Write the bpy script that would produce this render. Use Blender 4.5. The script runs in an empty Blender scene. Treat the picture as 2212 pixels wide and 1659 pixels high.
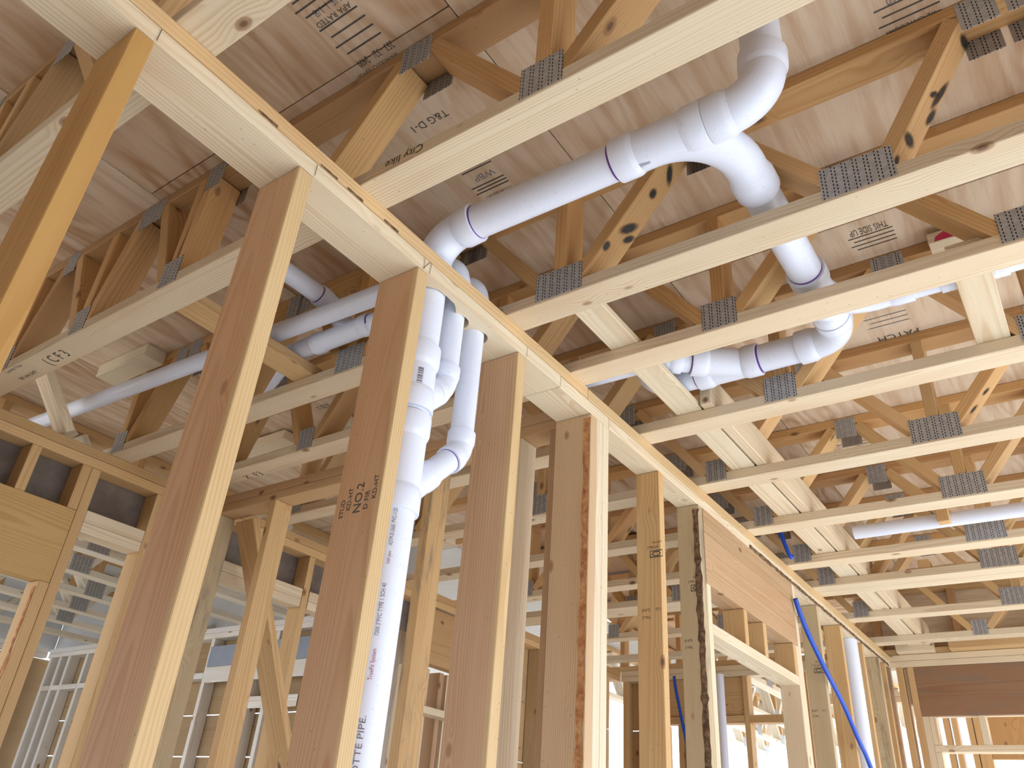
import bpy, bmesh, math, random
from mathutils import Vector, Matrix, Quaternion
random.seed(11)
S = bpy.context.scene
COL = S.collection
H = 1.47                     # height of the lens above the slab; all z below are given above the lens and shifted by H

# ---------------------------------------------------------------- camera
cam = bpy.data.cameras.new('camera'); cam_o = bpy.data.objects.new('camera', cam); COL.objects.link(cam_o)
right = Vector((0.81847235, 0.57032699, 0.06949916)); down = Vector((-0.24207613, 0.45202108, -0.85853136)); fwd = Vector((-0.52105869, 0.68586009, 0.50802930))
m = Matrix.Identity(4)
for i in range(3):
    m[i][0] = right[i]; m[i][1] = -down[i]; m[i][2] = -fwd[i]
m.translation = (0, 0, H)
cam_o.matrix_world = m
cam.sensor_fit = 'HORIZONTAL'; cam.sensor_width = 36.0; cam.lens = 1707.43 / 2212 * 36.0
cam.clip_start = 0.02; cam.clip_end = 200
S.camera = cam_o
# ---------------------------------------------------------------- sky, sun, exposure
w = bpy.data.worlds.new('overcast_sky'); S.world = w; w.use_nodes = True
bg = w.node_tree.nodes['Background']; bg.inputs[0].default_value = (0.76, 0.88, 1.08, 1); bg.inputs[1].default_value = 3.0
sun = bpy.data.lights.new('sun', 'SUN'); sun.energy = 16.0; sun.color = (0.90, 0.97, 1.08); sun.angle = math.radians(3)
sun_o = bpy.data.objects.new('sun', sun); COL.objects.link(sun_o)
sun_o.rotation_euler = Vector((-0.80, 0.22, -0.52)).to_track_quat('-Z', 'Y').to_euler()
S.view_settings.view_transform = 'Standard'; S.view_settings.look = 'None'
S.view_settings.gamma = 1.0; S.view_settings.use_curve_mapping = False
S.view_settings.exposure = 0.2

# ---------------------------------------------------------------- node helper
class NT:
    def __init__(s, name):
        s.m = bpy.data.materials.new(name); s.m.use_nodes = True; s.t = s.m.node_tree
        s.b = s.t.nodes['Principled BSDF']; s.out = s.t.nodes['Material Output']
    def n(s, kind, **kw):
        nd = s.t.nodes.new('ShaderNode' + kind)
        for k, v in kw.items(): setattr(nd, k, v)
        return nd
    def l(s, a, b): s.t.links.new(a, b)
    def val(s, x, inp):
        if isinstance(x, (int, float)): inp.default_value = x
        elif isinstance(x, tuple): inp.default_value = x
        else: s.l(x, inp)
    def math(s, op, a, b=0.0, c=None, clamp=False):
        nd = s.n('Math', operation=op); nd.use_clamp = clamp
        s.val(a, nd.inputs[0]); s.val(b, nd.inputs[1])
        if c is not None: s.val(c, nd.inputs[2])
        return nd.outputs[0]
    def ss(s, x, lo, hi, a=0.0, b=1.0):
        nd = s.n('MapRange', interpolation_type='SMOOTHSTEP')
        s.val(x, nd.inputs[0]); nd.inputs[1].default_value = lo; nd.inputs[2].default_value = hi
        nd.inputs[3].default_value = a; nd.inputs[4].default_value = b
        return nd.outputs[0]
    def mix(s, f, a, b, mode='MIX'):
        nd = s.n('Mix', data_type='RGBA', blend_type=mode); nd.clamp_factor = True
        s.val(f, nd.inputs[0]); s.val(a, nd.inputs[6]); s.val(b, nd.inputs[7])
        return nd.outputs[2]
    def noise(s, vec, scale, detail=2.0, rough=0.5, dist=0.0):
        nd = s.n('TexNoise'); s.val(vec, nd.inputs['Vector']); nd.inputs['Scale'].default_value = scale
        nd.inputs['Detail'].default_value = detail; nd.inputs['Roughness'].default_value = rough; nd.inputs['Distortion'].default_value = dist
        return nd
    def vm(s, op, a, b):
        nd = s.n('VectorMath', operation=op); s.val(a, nd.inputs[0]); s.val(b, nd.inputs[1]); return nd.outputs[0]
    def bump(s, h, strength=0.2, dist=0.002):
        nd = s.n('Bump'); nd.inputs['Strength'].default_value = strength; nd.inputs['Distance'].default_value = dist
        s.l(h, nd.inputs['Height']); s.l(nd.outputs[0], s.b.inputs['Normal'])

def wood_material(name, mold=0.0, knots=1.0, sap=False):
    """Sawn softwood: growth rings round a pith line beside the board, knots, fibre; tint = object colour."""
    t = NT(name)
    tc = t.n('TexCoord').outputs['Object']; oi = t.n('ObjectInfo'); rnd = oi.outputs['Random']
    wn = t.n('TexWhiteNoise', noise_dimensions='1D'); t.l(t.math('MULTIPLY', rnd, 917.3), wn.inputs['W'])
    sr = t.n('SeparateColor'); t.l(wn.outputs['Color'], sr.inputs[0]); r1, r2, r3 = sr.outputs[0], sr.outputs[1], sr.outputs[2]
    off = t.n('CombineXYZ'); t.l(t.math('MULTIPLY', r1, 37.0), off.inputs[0]); t.l(t.math('MULTIPLY', r2, 11.0), off.inputs[1]); t.l(t.math('MULTIPLY', r3, 13.0), off.inputs[2])
    sx = t.n('SeparateXYZ'); t.l(tc, sx.inputs[0]); x, y, z = sx.outputs
    p = t.vm('ADD', tc, off.outputs[0])
    # knots : stretched cells, most of them empty
    kp = t.vm('MULTIPLY', p, (7.5, 14.0, 14.0))
    vo = t.n('TexVoronoi', voronoi_dimensions='3D', feature='F1'); t.l(kp, vo.inputs['Vector']); vo.inputs['Scale'].default_value = 1.0
    sc = t.n('SeparateColor'); t.l(vo.outputs['Color'], sc.inputs[0])
    has = t.math('GREATER_THAN', sc.outputs[0], 0.80)
    kd = t.math('ADD', vo.outputs['Distance'], t.math('MULTIPLY', t.math('SUBTRACT', 1.0, has), 5.0))
    pull = t.ss(kd, 0.08, 0.6, 0.016, 0.0)
    wv = t.vm('MULTIPLY', p, (0.9, 5.0, 5.0)); n1 = t.noise(wv, 1.0, 2.0)
    wob = t.math('MULTIPLY', t.math('SUBTRACT', n1.outputs[0], 0.5), 0.055)
    yy = t.math('ADD', t.math('SUBTRACT', y, t.math('MULTIPLY', t.math('SUBTRACT', r1, 0.5), 0.13)), wob)
    tilt = t.math('MULTIPLY', x, t.math('MULTIPLY', t.math('SUBTRACT', r3, 0.5), 0.05))
    zz = t.math('ADD', t.math('ADD', z, t.math('MULTIPLY_ADD', r2, 0.07, 0.012)), t.math('ADD', tilt, pull))
    d = t.math('SQRT', t.math('ADD', t.math('MULTIPLY', yy, yy), t.math('MULTIPLY', zz, zz)))
    ph = t.math('FRACT', t.math('MULTIPLY', d, t.math('MULTIPLY_ADD', r3, 70.0, 95.0)))
    lmod = t.noise(t.vm('MULTIPLY', p, (1.2, 14.0, 14.0)), 1.0, 2.0)
    late = t.math('MULTIPLY', t.math('MULTIPLY', t.ss(ph, 0.25, 0.82), t.ss(ph, 0.86, 1.0, 1.0, 0.0)), t.ss(lmod.outputs[0], 0.30, 0.65, 0.35, 1.0))
    fib = t.noise(t.vm('MULTIPLY', p, (5.0, 420.0, 420.0)), 1.0, 2.0)
    blot = t.noise(t.vm('MULTIPLY', p, (1.6, 9.0, 9.0)), 1.0, 3.0)
    base = oi.outputs['Color']
    if sap:          # pale sapwood along one edge of a reddish heartwood stud
        edge = t.math('ADD', y, t.math('MULTIPLY', t.math('SUBTRACT', blot.outputs[0], 0.5), 0.02))
        base = t.mix(t.ss(edge, 0.050, 0.060), base, (0.66, 0.48, 0.255, 1))
    dark = t.mix(1.0, base, (0.80, 0.68, 0.55, 1), 'MULTIPLY')
    c = t.mix(t.math('MULTIPLY', late, 0.62), base, dark)
    c = t.mix(t.math('MULTIPLY', t.ss(fib.outputs[0], 0.45, 0.75), 0.25), c, t.mix(1.0, c, (0.80, 0.72, 0.62, 1), 'MULTIPLY'))
    c = t.mix(t.ss(blot.outputs[0], 0.45, 0.75, 0.0, 0.45), c, t.mix(1.0, c, (0.86, 0.74, 0.62, 1), 'MULTIPLY'))
    if knots:
        c = t.mix(t.ss(kd, 0.13, 0.20, 0.72 * knots, 0.0), c, (0.30, 0.15, 0.07, 1))
        c = t.mix(t.ss(kd, 0.05, 0.12, 0.7 * knots, 0.0), c, (0.09, 0.04, 0.02, 1))
        nail = t.n('TexVoronoi', voronoi_dimensions='3D', feature='F1'); t.l(t.vm('MULTIPLY', p, (7.0, 22.0, 22.0)), nail.inputs['Vector'])
        ns = t.n('SeparateColor'); t.l(nail.outputs['Color'], ns.inputs[0])
        nd_ = t.math('ADD', nail.outputs['Distance'], t.math('MULTIPLY', t.math('LESS_THAN', ns.outputs[1], 0.8), 5.0))
        c = t.mix(t.ss(nd_, 0.05, 0.11, 0.85, 0.0), c, (0.05, 0.03, 0.02, 1))
    if mold:
        mo = t.noise(t.vm('MULTIPLY', p, (3.0, 16.0, 16.0)), 1.0, 4.0, 0.65)
        c = t.mix(t.ss(mo.outputs[0], 0.50, 0.72, 0.0, mold), c, (0.20, 0.17, 0.13, 1))
    t.l(c, t.b.inputs['Base Color']); t.b.inputs['Roughness'].default_value = 0.62
    t.b.inputs['Specular IOR Level'].default_value = 0.28
    t.bump(t.math('MULTIPLY_ADD', fib.outputs[0], 0.5, t.math('MULTIPLY', late, 0.5)), 0.12, 0.0006)
    return t.m

def plywood_material():
    t = NT('plywood_veneer')
    tc = t.n('TexCoord').outputs['Object']; oi = t.n('ObjectInfo')
    off = t.n('CombineXYZ'); t.l(t.math('MULTIPLY', oi.outputs['Random'], 53.0), off.inputs[0]); t.l(t.math('MULTIPLY', oi.outputs['Random'], 17.0), off.inputs[1])
    p = t.vm('ADD', tc, off.outputs[0])
    n1 = t.noise(t.vm('MULTIPLY', p, (0.8, 3.4, 1.0)), 1.0, 3.0, 0.45, 0.6)
    ph = t.math('FRACT', t.math('MULTIPLY', n1.outputs[0], 11.0))
    late = t.math('MULTIPLY', t.ss(ph, 0.1, 0.6), t.ss(ph, 0.6, 1.0, 1.0, 0.0))
    n2 = t.noise(t.vm('MULTIPLY', p, (2.2, 22.0, 1.0)), 1.0, 4.0, 0.6)
    fib = t.noise(t.vm('MULTIPLY', p, (6.0, 320.0, 1.0)), 1.0, 2.0)
    n3 = t.noise(t.vm('MULTIPLY', p, (0.5, 1.3, 1.0)), 1.0, 2.0)
    base = oi.outputs['Color']
    c = t.mix(t.math('MULTIPLY', late, t.ss(n3.outputs[0], 0.38, 0.60, 0.12, 0.85)), base, t.mix(1.0, base, (0.74, 0.60, 0.47, 1), 'MULTIPLY'))
    c = t.mix(t.ss(n2.outputs[0], 0.4, 0.66, 0.0, 0.75), c, t.mix(1.0, c, (0.80, 0.68, 0.58, 1), 'MULTIPLY'))
    c = t.mix(t.ss(n3.outputs[0], 0.4, 0.65, 0.0, 0.5), c, t.mix(1.0, c, (0.86, 0.80, 0.78, 1), 'MULTIPLY'))
    c = t.mix(t.ss(fib.outputs[0], 0.5, 0.8, 0.0, 0.35), c, t.mix(1.0, c, (0.70, 0.6, 0.5, 1), 'MULTIPLY'))
    t.l(c, t.b.inputs['Base Color']); t.b.inputs['Roughness'].default_value = 0.7; t.b.inputs['Specular IOR Level'].default_value = 0.2
    t.bump(fib.outputs[0], 0.15, 0.0008)
    return t.m

def pvc_material():
    t = NT('white_pvc'); tc = t.n('TexCoord').outputs['Object']
    g = t.noise(t.vm('MULTIPLY', tc, (40.0, 40.0, 40.0)), 1.0, 4.0, 0.7)
    sp = t.noise(tc, 260.0, 1.0)
    c = t.mix(t.ss(g.outputs[0], 0.55, 0.8, 0.0, 0.25), (0.78, 0.83, 0.96, 1), (0.66, 0.68, 0.76, 1))
    c = t.mix(t.ss(sp.outputs[0], 0.71, 0.78, 0.0, 0.55), c, (0.30, 0.29, 0.29, 1))
    t.l(c, t.b.inputs['Base Color']); t.b.inputs['Roughness'].default_value = 0.30; t.b.inputs['Specular IOR Level'].default_value = 0.45
    return t.m

def plate_material():
    """Galvanised connector plate with rows of punched slots (local x = length, y = height)."""
    t = NT('galvanised_plate'); tc = t.n('TexCoord').outputs['Object']
    sx = t.n('SeparateXYZ'); t.l(tc, sx.inputs[0]); x, y = sx.outputs[0], sx.outputs[1]
    u = t.math('DIVIDE', x, 0.0115); iu = t.math('FLOOR', u); fu = t.math('SUBTRACT', u, iu)
    par = t.math('FRACT', t.math('MULTIPLY', iu, 0.5))
    v = t.math('ADD', t.math('DIVIDE', y, 0.0105), par); fv = t.math('FRACT', v)
    du = t.math('ABSOLUTE', t.math('SUBTRACT', fu, t.math('MULTIPLY_ADD', par, 0.7, 0.32)))
    dv = t.math('ABSOLUTE', t.math('SUBTRACT', fv, 0.5))
    slot = t.math('MULTIPLY', t.math('LESS_THAN', du, 0.135), t.math('LESS_THAN', dv, 0.31))
    rim = t.math('MULTIPLY', t.math('LESS_THAN', du, 0.22), t.math('LESS_THAN', dv, 0.40))
    g = t.noise(tc, 60.0, 3.0)
    c = t.mix(t.ss(g.outputs[0], 0.35, 0.7), (0.36, 0.355, 0.35, 1), (0.47, 0.465, 0.46, 1))
    c = t.mix(t.math('MULTIPLY', rim, 0.5), c, (0.55, 0.55, 0.56, 1))
    c = t.mix(slot, c, (0.02, 0.018, 0.016, 1))
    t.l(c, t.b.inputs['Base Color']); t.l(t.math('MULTIPLY', t.math('SUBTRACT', 1.0, slot), 0.25), t.b.inputs['Metallic'])
    t.b.inputs['Roughness'].default_value = 0.42
    t.bump(t.math('SUBTRACT', rim, t.math('MULTIPLY', slot, 2.0)), 0.5, 0.001)
    return t.m

def plain(name, col, rough=0.6, spec=0.3, noise=0.0, nscale=30.0, col2=None, metallic=0.0):
    t = NT(name)
    if noise:
        g = t.noise(t.n('TexCoord').outputs['Object'], nscale, 5.0, 0.65)
        c = t.mix(t.ss(g.outputs[0], 0.35, 0.68, 0.0, noise), tuple(col) + (1,), tuple(col2) + (1,)); t.l(c, t.b.inputs['Base Color'])
    else: t.b.inputs['Base Color'].default_value = tuple(col) + (1,)
    t.b.inputs['Roughness'].default_value = rough; t.b.inputs['Specular IOR Level'].default_value = spec; t.b.inputs['Metallic'].default_value = metallic
    return t.m

def spray_material():
    t = NT('black_spray_paint'); tc = t.n('TexCoord').outputs['Object']
    sx = t.n('SeparateXYZ'); t.l(tc, sx.inputs[0])
    ln = t.n('VectorMath', operation='LENGTH'); t.l(t.vm('MULTIPLY', tc, (1, 1, 0)), ln.inputs[0])
    n = t.noise(tc, 3.0, 2.0)
    d = t.math('ADD', ln.outputs['Value'], t.math('MULTIPLY', t.math('SUBTRACT', n.outputs[0], 0.5), 0.25))
    t.b.inputs['Base Color'].default_value = (0.015, 0.015, 0.016, 1); t.b.inputs['Roughness'].default_value = 0.5
    t.l(t.ss(d, 0.22, 0.98, 1.0, 0.0), t.b.inputs['Alpha'])
    return t.m

WOOD = wood_material('sawn_pine'); MOLD = wood_material('weathered_pine', mold=0.75)
CLEAR = wood_material('clear_pine', knots=0.35); HEART = wood_material('heartwood_with_sapwood_edge', sap=True)
PLY = plywood_material(); PVC = pvc_material(); PLATE = plate_material(); SPRAY = spray_material()
PRIMER = plain('purple_primer', (0.16, 0.06, 0.30), 0.4)
INK = plain('black_ink', (0.085, 0.075, 0.065), 0.7); PENCIL = plain('pencil', (0.10, 0.075, 0.06), 0.8)
REDINK = plain('red_ink', (0.42, 0.12, 0.15), 0.7); GREYINK = plain('grey_ink', (0.20, 0.19, 0.21), 0.7)
BARK = plain('bark', (0.10, 0.055, 0.035), 0.9, 0.1, 1.0, 60.0, (0.26, 0.17, 0.10))
WANE = plain('reddish_wane', (0.62, 0.33, 0.14), 0.8, 0.1, 1.0, 35.0, (0.36, 0.13, 0.06))
CONC = plain('concrete_slab', (0.54, 0.54, 0.53), 0.85, 0.2, 0.6, 3.0, (0.46, 0.455, 0.44))
EARTH = plain('pale_sandy_ground', (0.55, 0.50, 0.42), 0.95, 0.1, 0.7, 0.8, (0.45, 0.39, 0.31))
SHEATH = plain('dark_fibre_sheathing', (0.155, 0.125, 0.105), 0.85, 0.15, 0.8, 9.0, (0.225, 0.19, 0.165))
BLUEG = plain('blue_grey_sheathing', (0.30, 0.34, 0.42), 0.8, 0.2, 0.6, 6.0, (0.36, 0.39, 0.46))
WRAP = plain('pale_house_wrap', (0.62, 0.62, 0.62), 0.7, 0.2, 0.5, 2.0, (0.50, 0.50, 0.50))
BLUE = plain('blue_tubing', (0.010, 0.075, 0.52), 0.35, 0.5)
REDP = plain('red_marking_paint', (0.55, 0.04, 0.10), 0.6)

# tints (object colour)
PALE = (0.78, 0.67, 0.50); CREAM = (0.80, 0.70, 0.53); HONEY = (0.72, 0.53, 0.31); ORANGE = (0.65, 0.44, 0.24)
RED = (0.64, 0.46, 0.33); BROWN = (0.57, 0.41, 0.28); GREY = (0.64, 0.54, 0.38); PLYT = (0.74, 0.605, 0.46)
def vary(c, a=0.07):
    if a is not None and len(c) == 3 and c[2] / c[0] < .62: c = (c[0] ** 1.3, c[1] ** 1.3, c[2] ** 1.3)
    elif len(c) == 3: c = (c[0] ** 1.1, c[1] ** 1.1, c[2] ** 1.1)
    k = 1 + random.uniform(-a, a); s = random.uniform(-a, a) * 0.5
    return (min(.9, c[0] * k), min(.9, c[1] * k * (1 + s * .5)), min(.9, c[2] * k * (1 + s)), 1)

def jit(c):
    k = 1 + random.uniform(-.13, .13); return (min(.9, c[0] * k), min(.9, c[1] * k), min(.9, c[2] * k * random.uniform(.95, 1.05)))

# ---------------------------------------------------------------- builders
def link(o, parent=None):
    COL.objects.link(o)
    if parent is not None:
        o.parent = parent; o.matrix_parent_inverse = PINV[parent.name]
    return o
PINV = {}
def reg(o, mat): PINV[o.name] = mat.inverted()
def tag(o, label=None, cat=None, group=None, kind=None):
    if label: o['label'] = label
    if cat: o['category'] = cat
    if group: o['group'] = group
    if kind: o['kind'] = kind
    return o
def empty(name, loc, label=None, cat=None, group=None, kind=None):
    o = bpy.data.objects.new(name, None); o.empty_display_size = 0.05
    o.location = (loc[0], loc[1], loc[2] + H); COL.objects.link(o)
    reg(o, Matrix.Translation(o.location))
    return tag(o, label, cat, group, kind)
MESH = {}
def box_mesh(L, W, T, mat, bev=0.0018):
    key = (round(L, 4), round(W, 4), round(T, 4), mat.name)
    if key in MESH: return MESH[key]
    bm = bmesh.new(); bmesh.ops.create_cube(bm, size=1.0)
    for v in bm.verts: v.co = Vector((v.co.x * L, v.co.y * W, v.co.z * T))
    if bev: bmesh.ops.bevel(bm, geom=list(bm.edges), offset=min(bev, T * .3), segments=1, affect='EDGES')
    me = bpy.data.meshes.new('board'); bm.to_mesh(me); bm.free(); me.materials.append(mat); MESH[key] = me
    return me
def beam(name, a, b, wdir, W, T, parent=None, tint=HONEY, mat=None, var=0.07):
    """Straight timber from a to b; W is measured along wdir, T across it; grain runs along the timber."""
    a = Vector(a); b = Vector(b); ax = (b - a); L = ax.length; ax.normalize()
    wd = Vector(wdir); wd = (wd - ax * wd.dot(ax)).normalized(); td = ax.cross(wd)
    M = Matrix.Identity(4)
    for i in range(3): M[i][0] = ax[i]; M[i][1] = wd[i]; M[i][2] = td[i]
    c = (a + b) / 2; M.translation = (c.x, c.y, c.z + H)
    o = bpy.data.objects.new(name, box_mesh(L, W, T, mat or WOOD)); link(o, parent); o.matrix_basis = M
    o.color = vary(tint, var)
    reg(o, M)
    return o
def board(name, x0, x1, y0, y1, z0, z1, parent=None, tint=HONEY, mat=None, var=0.07, flip=False):
    d = [x1 - x0, y1 - y0, z1 - z0]; i = d.index(max(d)); c = [(x0 + x1) / 2, (y0 + y1) / 2, (z0 + z1) / 2]
    a = list(c); b = list(c); a[i] -= d[i] / 2; b[i] += d[i] / 2
    if flip: a, b = b, a
    j, k = [q for q in range(3) if q != i]
    if d[k] > d[j]: j, k = k, j
    wd = [0, 0, 0]; wd[j] = 1
    return beam(name, a, b, wd, d[j], d[k], parent, tint, mat, var)
def mesh_obj(name, bm, mat, parent=None, smooth=True):
    me = bpy.data.meshes.new(name); bm.to_mesh(me); bm.free(); me.materials.append(mat)
    if smooth:
        for p in me.polygons: p.use_smooth = True
    o = bpy.data.objects.new(name, me); link(o, parent)
    if parent is not None: o.matrix_basis = Matrix.Identity(4)
    return o
def frame(t):
    t = t.normalized(); u = t.cross(Vector((0, 0, 1)))
    if u.length < 1e-3: u = t.cross(Vector((0, 1, 0)))
    u.normalize(); return u, t.cross(u)
def sweep(bm, pts, radii, n=28, caps=True):
    """Round tube through pts (z above lens) with one radius per point."""
    pts = [Vector((p[0], p[1], p[2] + H)) for p in pts]; rings = []; u = None
    for i, p in enumerate(pts):
        if i == 0: t = pts[1] - p
        elif i == len(pts) - 1: t = p - pts[i - 1]
        else: t = (pts[i + 1] - p).normalized() + (p - pts[i - 1]).normalized()
        t.normalize()
        if u is None: u, v = frame(t)
        else: u = (u - t * u.dot(t)).normalized(); v = t.cross(u)
        rings.append([bm.verts.new(p + (u * math.cos(2 * math.pi * k / n) + v * math.sin(2 * math.pi * k / n)) * radii[i]) for k in range(n)])
    for a, b in zip(rings, rings[1:]):
        for k in range(n): bm.faces.new((a[k], a[(k + 1) % n], b[(k + 1) % n], b[k]))
    if caps: bm.faces.new(rings[0][::-1]); bm.faces.new(rings[-1])
def sharp_tube(bm, pts, prof, n=28):
    """Straight lathe along a->b with (distance, radius) profile, doubled rings at steps keep edges crisp."""
    a, b = Vector(pts[0]), Vector(pts[1]); ax = (b - a).normalized()
    sweep(bm, [a + ax * d for d, r in prof], [r for d, r in prof], n)
def tube(name, a, b, r, parent, mat=None, n=28):
    bm = bmesh.new(); a = Vector(a); b = Vector(b); sweep(bm, [a, b], [r, r], n)
    o = mesh_obj(name, bm, mat or PVC, parent); shade(o); return o
def shade(o, ang=40):
    me = o.data
    sharp = math.cos(math.radians(ang))
    bm = bmesh.new(); bm.from_mesh(me); bm.normal_update()
    for e in bm.edges:
        if len(e.link_faces) == 2: e.smooth = e.link_faces[0].normal.dot(e.link_faces[1].normal) > sharp
    bm.to_mesh(me); bm.free()
def hub(bm, a, d, r, length=0.045, back=0.012):
    """Socket collar that opens at a, running back along -d into the fitting."""
    a = Vector(a); d = Vector(d).normalized(); R = r * 1.19
    prof = [(0, r * 1.01), (0.0005, R * 0.985), (0.003, R), (length - 0.004, R), (length, R * 0.98), (length + back, r * 1.06)]
    sweep(bm, [a - d * q for q, _ in prof], [x for _, x in prof], 32)
def arc(c0, d0, d1, R, n=10, ang=90):
    """Points of a bend that starts at c0 heading d0 and turns towards d1 (perpendicular) by ang degrees."""
    c0 = Vector(c0); d0 = Vector(d0).normalized(); d1 = Vector(d1).normalized(); out = []
    for i in range(n + 1):
        t = math.radians(ang) * i / n
        out.append(c0 + d0 * (R * math.sin(t)) + d1 * (R * (1 - math.cos(t))))
    return out
def elbow(name, c0, d0, d1, R, r, parent, ang=90, h0=True, h1=True, hl=0.045):
    bm = bmesh.new(); pts = arc(c0, d0, d1, R, 12, ang); rf = r * 1.07
    sweep(bm, pts, [rf] * len(pts), 32)
    d0 = Vector(d0).normalized(); de = (pts[-1] - pts[-2]).normalized()
    if h0: hub(bm, Vector(c0) - d0 * hl, -d0, r, hl)
    if h1: hub(bm, pts[-1] + de * hl, de, r, hl)
    o = mesh_obj(name, bm, PVC, parent); shade(o)
    return pts[-1] + de * (hl if h1 else 0), de
def ring(a, d, r, parent, w=0.004):
    bm = bmesh.new(); a = Vector(a); d = Vector(d).normalized()
    sweep(bm, [a - d * w, a + d * w], [r * 1.012] * 2, 32); o = mesh_obj('primer_ring', bm, PRIMER, parent); shade(o); return o
def nail_plate(xc, zc, y, W, Hh, parent, ny=-1):
    """Toothed plate pressed on the face at y."""
    y0 = y + ny * 0.0008
    M = Matrix(((1, 0, 0, xc), (0, 0, -1, y0), (0, 1, 0, zc + H), (0, 0, 0, 1)))
    o = bpy.data.objects.new('nail_plate', box_mesh(W, Hh, 0.0015, PLATE, 0.0)); link(o, parent); o.matrix_basis = M
    return o
def text(name, s, size, origin, rdir, udir, parent, mat=INK, cyl=None, xs=1.0):
    cu = bpy.data.curves.new('t', 'FONT'); cu.body = s; cu.size = size; cu.resolution_u = 2
    tmp = bpy.data.objects.new('t', cu); me = bpy.data.meshes.new_from_object(tmp); bpy.data.objects.remove(tmp); bpy.data.curves.remove(cu)
    r = Vector(rdir).normalized(); u = Vector(udir); u = (u - r * u.dot(r)).normalized(); nrm = r.cross(u); o0 = Vector(origin) + Vector((0, 0, H))
    for v in me.vertices:
        x, y = v.co.x * xs, v.co.y
        if cyl:                       # wrap round a cylinder: cyl = (axis point, radius), r runs along the axis
            ap = Vector(cyl[0]) + Vector((0, 0, H)); rad = cyl[1] + 0.0005
            out = (o0 - ap); out = (out - r * out.dot(r)).normalized(); a = y / rad
            tang = u - out * u.dot(out); tang.normalize()
            v.co = ap + r * ((o0 - ap).dot(r) + x) + out * (rad * math.cos(a)) + tang * (rad * math.sin(a))
        else: v.co = o0 + r * x + u * y + nrm * 0.0007
    me.materials.append(mat)
    o = bpy.data.objects.new(name, me); link(o, parent)
    if parent is not None: o.matrix_basis = Matrix.Identity(4)
    return o
def strokes(name, polylines, origin, rdir, udir, wid, parent, mat=PENCIL):
    """Hand-written line work: thin ribbons lying on a face."""
    r = Vector(rdir).normalized(); u = Vector(udir).normalized(); nrm = r.cross(u); o0 = Vector(origin) + Vector((0, 0, H)); bm = bmesh.new()
    for pl in polylines:
        vs = []
        for i, (x, y) in enumerate(pl):
            x0, y0 = pl[max(0, i - 1)]; x1, y1 = pl[min(len(pl) - 1, i + 1)]
            tx, ty = x1 - x0, y1 - y0; q = math.hypot(tx, ty) or 1; px, py = -ty / q * wid, tx / q * wid
            vs.append([bm.verts.new(o0 + r * (x + sg * px) + u * (y + sg * py) + nrm * 0.0007) for sg in (-1, 1)])
        for a, b in zip(vs, vs[1:]): bm.faces.new((a[0], b[0], b[1], a[1]))
    return mesh_obj(name, bm, mat, parent, False)
def rough_strip(name, path, wdir, w, ndir, mat, parent, amp=0.006, seg=0.02):
    """Ragged strip of bark or wane that follows a board edge."""
    a, b = Vector(path[0]), Vector(path[1]); L = (b - a).length; n = max(4, int(L / seg)); ax = (b - a).normalized()
    wd = Vector(wdir).normalized(); nd = Vector(ndir).normalized(); bm = bmesh.new(); rows = []; rr = random.Random(len(name) * 7 + int(L * 1000))
    for i in range(n + 1):
        p = a + ax * (L * i / n) + Vector((0, 0, H)); hw = w * (0.55 + 0.45 * rr.random()); row = []
        for k, f in enumerate((-0.5, -0.17, 0.17, 0.5)):
            row.append(bm.verts.new(p + wd * (f * hw + rr.uniform(-1, 1) * w * .08) + nd * ((0.0006 if k in (0, 3) else amp * rr.random()))))
        rows.append(row)
    for p, q in zip(rows, rows[1:]):
        for k in range(3): bm.faces.new((p[k], p[k + 1], q[k + 1], q[k]))
    bmesh.ops.recalc_face_normals(bm, faces=bm.faces)
    return mesh_obj(name, bm, mat, parent, False)
# ================================================================ the setting: ground, slab, subfloor overhead
def slab(name, x0, x1, y0, y1, z0, z1, mat):
    o = board(name, x0, x1, y0, y1, z0, z1, None, (0.6, 0.6, 0.6), mat); return tag(o, kind='structure')
slab('floor', -3.3, 4.2, -3.0, 6.0, -H - 0.12, -H, CONC)
slab('ground', -40, 40, -40, 40, -H - 0.45, -H - 0.14, EARTH)
ceiling = empty('ceiling', (0.4, 1.4, 1.72), kind='structure')
xs = [-4.5475, -3.3275, -2.1075, -0.8875, 0.3325, 1.5525, 2.7725]      # long plywood sheets, tongue and groove joints along the trusses' crossing
ys = [-3.2, -1.64, 0.80, 3.24, 5.68, 8.12]
for i in range(len(xs)):
    for j in range(len(ys) - 1):
        dy = -1.22 if i % 2 else 0.0
        y0, y1 = ys[j] + dy, ys[j + 1] + dy
        if j == len(ys) - 2: y1 = 8.12
        y1 = min(y1, 7.6 if xs[i] > -1 else (6.3 if xs[i] > -3 else 3.9))
        if y1 <= y0: continue
        board('plywood_sheet', xs[i] + .0015, min(xs[i] + 1.2185, 4.1), y0 + .0015, y1 - .0015, 1.7205, 1.739, ceiling, PLYT, PLY, 0.10)
board('upper_sheathing', -3.3, 4.2, -4.5, 7.6, 1.741, 1.76, ceiling, BROWN); board('upper_sheathing', -4.6, -3.302, -4.5, 3.95, 1.741, 1.76, ceiling, BROWN)

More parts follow.
